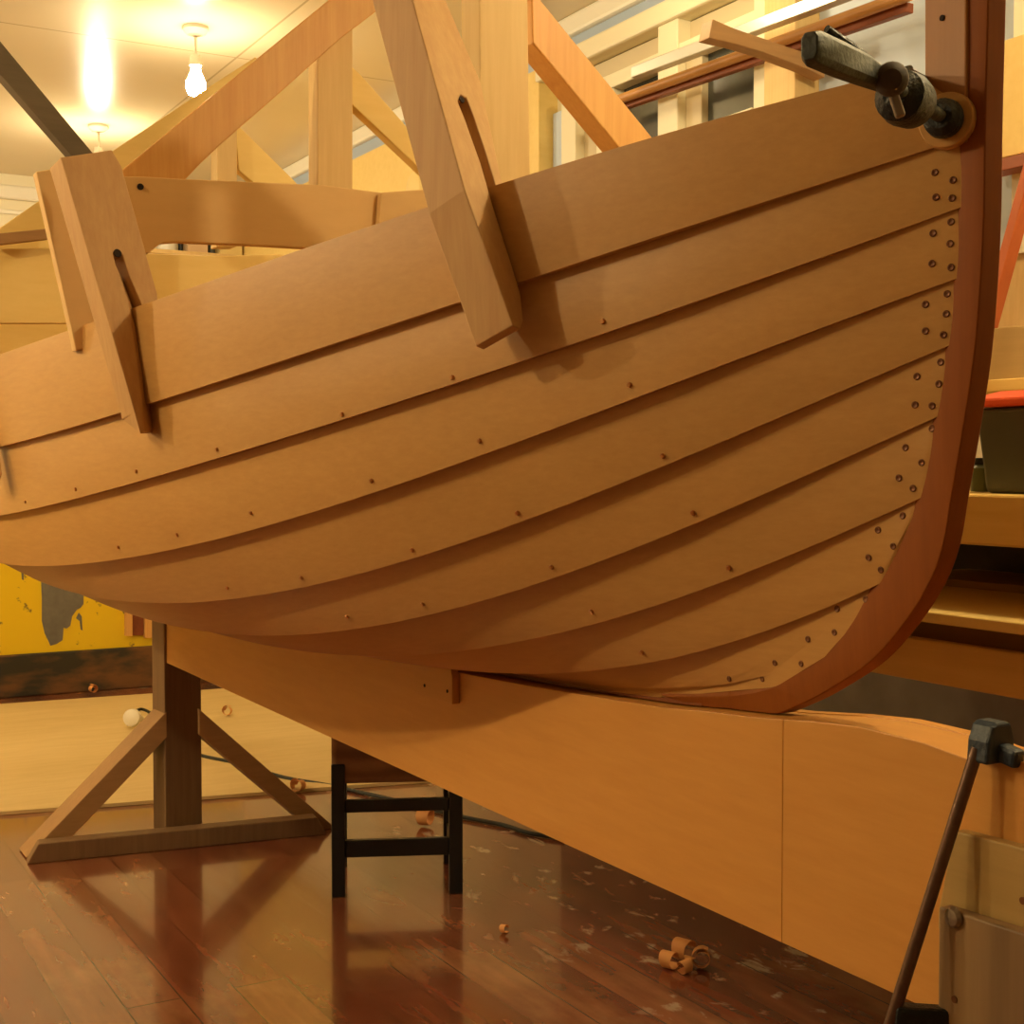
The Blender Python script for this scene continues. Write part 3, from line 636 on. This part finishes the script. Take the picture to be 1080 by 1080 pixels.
# ------------------------------------------------------------------ workbench along the right wall
BX = .60
zt = 1.004
wk = thing('workbench', (.85, .5, 0), 'yellow topped workbench along the right wall, seen beyond the stem', 'workbench')
MB().box((BX, -1.6, .925), (1.06, 1.05, zt)).build('top', M_bench, wk, bevel=.004)
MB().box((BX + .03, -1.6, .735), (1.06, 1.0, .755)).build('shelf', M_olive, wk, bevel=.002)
MB().box((BX + .01, -1.6, .695), (BX + .03, 1.0, .765)).build('shelf_rail', M_bench, wk, bevel=.003)
for y in (-1.5, .30):
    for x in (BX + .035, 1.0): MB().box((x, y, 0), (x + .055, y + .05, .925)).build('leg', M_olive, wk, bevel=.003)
MB().box((1.045, -1.6, .756), (1.06, 1.0, .925)).build('shade_panel', M_black, wk)  # black sheet painting the shadow in the void under the top
z1 = .757
def board(pts, z, h, mat, label):
    o = MB().prism([at(px, py, 'z', z) for px, py in pts], (0, 0, h)).build('offcut_board', mat, bevel=.002); return tag(o, label, 'board', 'boards on the bench shelf')
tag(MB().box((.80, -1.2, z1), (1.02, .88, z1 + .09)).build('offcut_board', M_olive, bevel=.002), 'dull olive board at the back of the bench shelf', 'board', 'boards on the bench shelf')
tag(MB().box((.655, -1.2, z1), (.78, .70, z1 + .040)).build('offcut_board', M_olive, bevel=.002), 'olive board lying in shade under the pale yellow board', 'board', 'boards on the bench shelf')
tag(MB().quad_ring([[Vector((.578, y, z1 + .0405)), Vector((.795, y, z1 + .062)), Vector((.795, y, z1 + .078)), Vector((.578, y, z1 + .0585))] for y in (-1.2, .74)]).build('offcut_board', M_yellow, bevel=.002), 'pale yellow board lying at the front of the bench shelf', 'board', 'boards on the bench shelf')

# things on the bench
zb_ = zt + .0005
def bp(px, py, x): return at(px, py, 'x', x)
q = bp(1079, 518, .70); 
bn = thing('storage_tub', (.74, q.y - .02, zb_), 'dark grey tub with a red lid standing on the workbench', 'tub')
MB().quad_ring([[Vector((.74 + a * .075, q.y - .03 + b * .075, zb_)) for a, b in ((-1, -1), (1, -1), (1, 1), (-1, 1))], [Vector((.74 + a * .088, q.y - .03 + b * .088, zb_ + .135)) for a, b in ((-1, -1), (1, -1), (1, 1), (-1, 1))]]).build('tub', M_greyplastic, bn, bevel=.008, seg=3)
MB().quad_ring([[Vector((.74 + a * .094, q.y - .03 + b * .094, zb_ + .136)) for a, b in ((-1, -1), (1, -1), (1, 1), (-1, 1))], [Vector((.74 + a * .094, q.y - .03 + b * .094, zb_ + .150)) for a, b in ((-1, -1), (1, -1), (1, 1), (-1, 1))], [Vector((.74 + a * .06, q.y - .03 + b * .06, zb_ + .162)) for a, b in ((-1, -1), (1, -1), (1, 1), (-1, 1))]]).build('lid', M_redplastic, bn, bevel=.004)
q = bp(1040, 518, .86)
bt = thing('white_bottle', (.86, q.y, zb_), 'white plastic bottle on the workbench behind the grey tub', 'bottle')
MB().lathe([(0, 0), (.034, .002), (.036, .02), (.036, .10), (.014, .125), (.013, .14), (0, .14)], 18, (0, 0, 1), Vector((.86, q.y, zb_))).build('body', M_jar, bt, smooth=True)
q = bp(1036, 517, .72)
j1 = thing('glass_jar', (.72, q.y, zb_), 'small dark green jar at the bench edge beside the stem', 'jar')
MB().lathe([(0, 0), (.018, .001), (.02, .01), (.02, .04), (.014, .046), (0, .046)], 16, (0, 0, 1), Vector((.72, q.y, zb_))).build('body', M_jargreen, j1, smooth=True)
MB().lathe([(0, .046), (.016, .046), (.016, .056), (0, .057)], 16, (0, 0, 1), Vector((.72, q.y, zb_))).build('lid', M_irondark, j1, smooth=True)
# shelf above the bench carrying an olive round-topped box, boards leaning above it
ws = thing('wall_shelf', (1.0, .4, 1.2), 'orange edged wall shelf above the workbench at the right edge', 'shelf')
MB().box((.86, -.3, 1.178), (1.085, .95, 1.200)).build('board', M_bench, ws, bevel=.002)
MB().box((.96, -.1, 1.10), (1.085, -.08, 1.178)).build('bracket', M_iron, ws)
MB().box((.96, .6, 1.10), (1.085, .62, 1.178)).build('bracket', M_iron, ws)
ob = MB(); yc = at(1064, 360, 'x', .90)[1]
prof = [Vector((.89, yc + .095 * math.cos(t), 1.2005 + .062 + .032 * math.sin(t))) for t in [k * math.pi / 12 for k in range(13)]]
ob.prism([Vector((.89, yc + .095, 1.2005))] + prof + [Vector((.89, yc - .095, 1.2005))], (.15, 0, 0))
tag(ob.build('dome_box', M_olive, bevel=.002), 'olive brown box with a rounded top on the wall shelf beside the stem', 'box')
yq = [at(px, 300, 'x', 1.05)[1] for px in (1046, 1076)]
tag(MB().prism([Vector((1.035, yq[0], 1.2005)), Vector((1.035, yq[1], 1.2005)), Vector((1.07, yq[1] - .06, 1.56)), Vector((1.07, yq[0] - .06, 1.56))], (.012, 0, 0)).build('pale_board', M_pale, bevel=.002), 'pale yellow board leaning on the wall behind the red timber', 'board')
tag(MB().bar(at(1040, 355, 'x', 1.00), at(1092, 165, 'x', 1.00), .02, .03, up=(1, 0, 0)).build('red_timber', M_redtimber, bevel=.002), 'red-brown timber leaning diagonally beside the stem', 'timber')
tag(MB().box((1.018, .45, at(1065, 165, 'x', 1.02)[2]), (1.045, .84, at(1068, 40, 'x', 1.02)[2])).build('ply_panel', M_yellow, bevel=.002), 'upright yellow ply panel against the wall at upper right', 'panel')
zr = at(1066, 172, 'x', 1.02)[2]
tag(MB().box((1.0, .3, zr - .016), (1.046, .86, zr + .007)).build('panel_rail', M_redbatten, bevel=.002), 'narrow red-brown rail under the yellow ply panel', 'rail')

# ------------------------------------------------------------------ bracket and stored poles by the windows
ya = 1.335
arm = [(748, 40), (752, 20), (775, 30), (845, 54), (852, 56), (870, 62), (870, 82), (850, 72), (805, 55), (775, 46)]
br_ = MB().prism(poly(arm, 'y', ya), (0, .038, 0)).build('rack_arm', M_brown, bevel=.002)
tag(br_, 'brown wooden arm jutting from the window post, holding up the poles', 'rack arm')
def pole(pa, pb, x, r, mat, name, label, square=False):
    a, b = at(*pa, 'x', x), at(*pb, 'x', x); a = b + (a - b); 
    o = (MB().bar(a, b, r * 2, r * 2) if square else MB().tube([a, b], r, 14)).build(name, mat, smooth=not square, bevel=.002 if square else 0)
    return tag(o, label, 'pole')
pole((670, 77), (900, -10), .93, .014, M_alu, 'metal_pole', 'straight silvery metal pole on the rack under the windows', True)
pole((617, 118), (960, -6), .985, .013, M_poleo, 'timber_pole', 'orange timber pole lying below the silvery pole on the rack')
pole((640, 118), (960, 8), 1.01, .010, M_redbatten, 'timber_batten', 'dark red batten on the rack beside the orange pole', True)

# ------------------------------------------------------------------ small things on the far wall shelf
fs = thing('back_shelf', (.9, 5.4, 2.0), 'narrow pale shelf high on the far wall behind the moulds', 'shelf')
MB().box((.45, 5.28, 2.015), (1.04, 5.49, 2.035)).build('board', M_pale, fs, bevel=.002)
def shelf_item(px0, px1, h, mat, name, label, cat, rnd):
    yy = 5.37; xa, xb = at(px0, 262, 'y', yy)[0], at(px1, 262, 'y', yy)[0]; r = (xb - xa) / 2; c = Vector(((xa + xb) / 2, yy, 2.0355))
    if rnd: o = MB().lathe([(0, 0), (r * .95, .001), (r, h * .1), (r, h * .72), (r * .5, h * .86), (r * .45, h), (0, h)], 16, (0, 0, 1), c).build(name, mat, smooth=True)
    else: o = MB().box((xa, yy - .05, 2.0355), (xb, yy + .05, 2.0355 + h)).build(name, mat, bevel=.003)
    return tag(o, label, cat, 'bottles and cartons on the back shelf')
shelf_item(166, 187, .11, M_jar, 'storage_jar', 'white jar at the left end of the back shelf', 'jar', True)
shelf_item(188, 193, .10, M_irondark, 'dark_bottle', 'thin black bottle beside the white jar on the back shelf', 'bottle', True)
shelf_item(195, 216, .09, M_papertan, 'carton', 'tan carton on the back shelf', 'carton', False)
shelf_item(218, 227, .10, M_greyplastic, 'spray_can', 'dark grey can between the two cartons on the back shelf', 'can', True)
shelf_item(229, 252, .10, M_paperyellow, 'carton', 'yellow carton on the back shelf', 'carton', False)
shelf_item(257, 268, .10, M_orange, 'wood_block', 'orange wooden block on the back shelf', 'block', False)
shelf_item(270, 283, .09, M_cream, 'storage_jar', 'cream jar near the right end of the back shelf', 'jar', True)

# pale yellow cap hung on the ply lining
yc = at(440, 185, 'x', X1 - .045)
MB_ = MB().lathe([(0, 0), (.075, .0), (.075, .012), (.055, .04), (.02, .052), (0, .053)], 20, (-1, 0, 0), at(446, 200, 'x', X1 - .0405))
tag(MB_.build('wall_plate', M_paperyellow, smooth=True), 'round pale yellow fitting on the ply wall lining', 'fitting')

# ------------------------------------------------------------------ shavings on the floor
def curl(p, r, turns, w, ang, tilt):
    n = 18; mb = MB(); rings = []
    rt = Matrix.Rotation(ang, 3, 'Z') @ Matrix.Rotation(tilt, 3, 'X')
    for i in range(n + 1):
        t = i / n * turns * 2 * math.pi; rr = r * (.55 + .45 * i / n)
        c = Vector((math.cos(t) * rr, 0, math.sin(t) * rr)); o = Vector((0, w / 2 + .1 * w * math.sin(t), 0)); k = c.normalized() * .0006
        rings.append([p + rt @ (c - o), p + rt @ (c + o), p + rt @ (c + o + k), p + rt @ (c - o + k)])
    return mb.quad_ring(rings)
cl = [(706, 1022, .022, 'pale orange wood shaving at the left of the small pile'), (722, 1013, .027, 'curled wood shaving at the back of the small pile'), (740, 1022, .023, 'loose wood shaving at the right of the small pile'), (722, 1027, .017, 'small wood shaving in front of the small pile'),
      (532, 984, .011, 'lone orange shaving on the floor right of the stool'), (240, 755, .022, 'small shaving on the plywood sheet right of the post'), (448, 872, .028, 'curled shaving on the floor seen between the stool rails'), (315, 836, .024, 'pale shaving near the plywood edge left of the stool'), (98, 731, .02, 'brown shaving at the foot of the far skirting')]
for i, (px, py, r, lab) in enumerate(cl):
    zz = .012 if py < 800 else 0
    p = at(px, py, 'z', zz); p.z = zz + r * 1.02
    tag(curl(p, r, random.uniform(.75, 1.4), r * 1.3, random.uniform(0, 3.1), random.uniform(-.3, .3)).build('wood_shaving', M_shaving, smooth=True), lab, 'shaving', 'wood shavings on the floor')

# ------------------------------------------------------------------ lamps
WARM = (1.0, .79, .45)
def pendant(x, y, label, drop=.085):
    g = thing('ceiling_lamp', (x, y, ZC), label, 'lamp', 'bare bulbs along the ceiling')
    MB().lathe([(0, 0), (.038, 0), (.038, -.010), (.024, -.024), (0, -.028)], 24, (0, 0, 1), (x, y, ZC - .0005)).build('ceiling_rose', M_porcelain, g, smooth=True)
    MB().tube([(x, y, ZC - .026), (x, y, ZC - drop)], .004, 8).build('flex', M_porcelain, g)
    MB().lathe([(0, 0), (.016, 0), (.019, -.03), (.014, -.034), (0, -.034)], 16, (0, 0, 1), (x, y, ZC - drop)).build('lamp_holder', M_porcelain, g, smooth=True)
    z = ZC - drop - .034
    MB().lathe([(0, 0), (.013, 0), (.016, -.015), (.028, -.042), (.030, -.060), (.022, -.080), (0, -.088)], 20, (0, 0, 1), (x, y, z)).build('bulb', M_bulb, g, smooth=True)
    return g
pendant(.145, 3.05, 'bare lit ceiling bulb nearest the big orange diagonal')
pendant(.17, 4.40, 'bare lit ceiling bulb farther off, behind the left wooden clamp')
def lamp(x, y, w, z=2.20):
    l = bpy.data.lights.new('unseen_lamp', 'POINT'); l.energy = w; l.color = WARM; l.shadow_soft_size = .035
    o = bpy.data.objects.new('unseen_lamp', l); COL.objects.link(o); o.location = (x, y, z)
lamp(.58, -.08, 36); lamp(.60, 1.6, 8); lamp(-2.6, 2.7, 96); lamp(-2.0, 1.2, 46); lamp(-2.4, 4.5, 46)  # unseen lamps; second and last added to brighten windows, floor and far wall

wd = bpy.data.worlds.new('world'); SC.world = wd; wd.use_nodes = True
wd.node_tree.nodes['Background'].inputs[0].default_value = (1, .75, .45, 1); wd.node_tree.nodes['Background'].inputs[1].default_value = .02

cd = bpy.data.cameras.new('camera'); co = bpy.data.objects.new('camera', cd); COL.objects.link(co)
cd.sensor_width = 36; cd.lens = 36 * FOC / 1080; cd.clip_start = .02
mw = Matrix(((_R[0], _U[0], -_V[0], CAM[0]), (_R[1], _U[1], -_V[1], CAM[1]), (_R[2], _U[2], -_V[2], CAM[2]), (0, 0, 0, 1)))
co.matrix_world = mw; SC.camera = co
SC.view_settings.view_transform = 'Standard'; SC.view_settings.look = 'None'; SC.view_settings.gamma = 1; SC.view_settings.use_curve_mapping = False
SC.view_settings.exposure = -.08
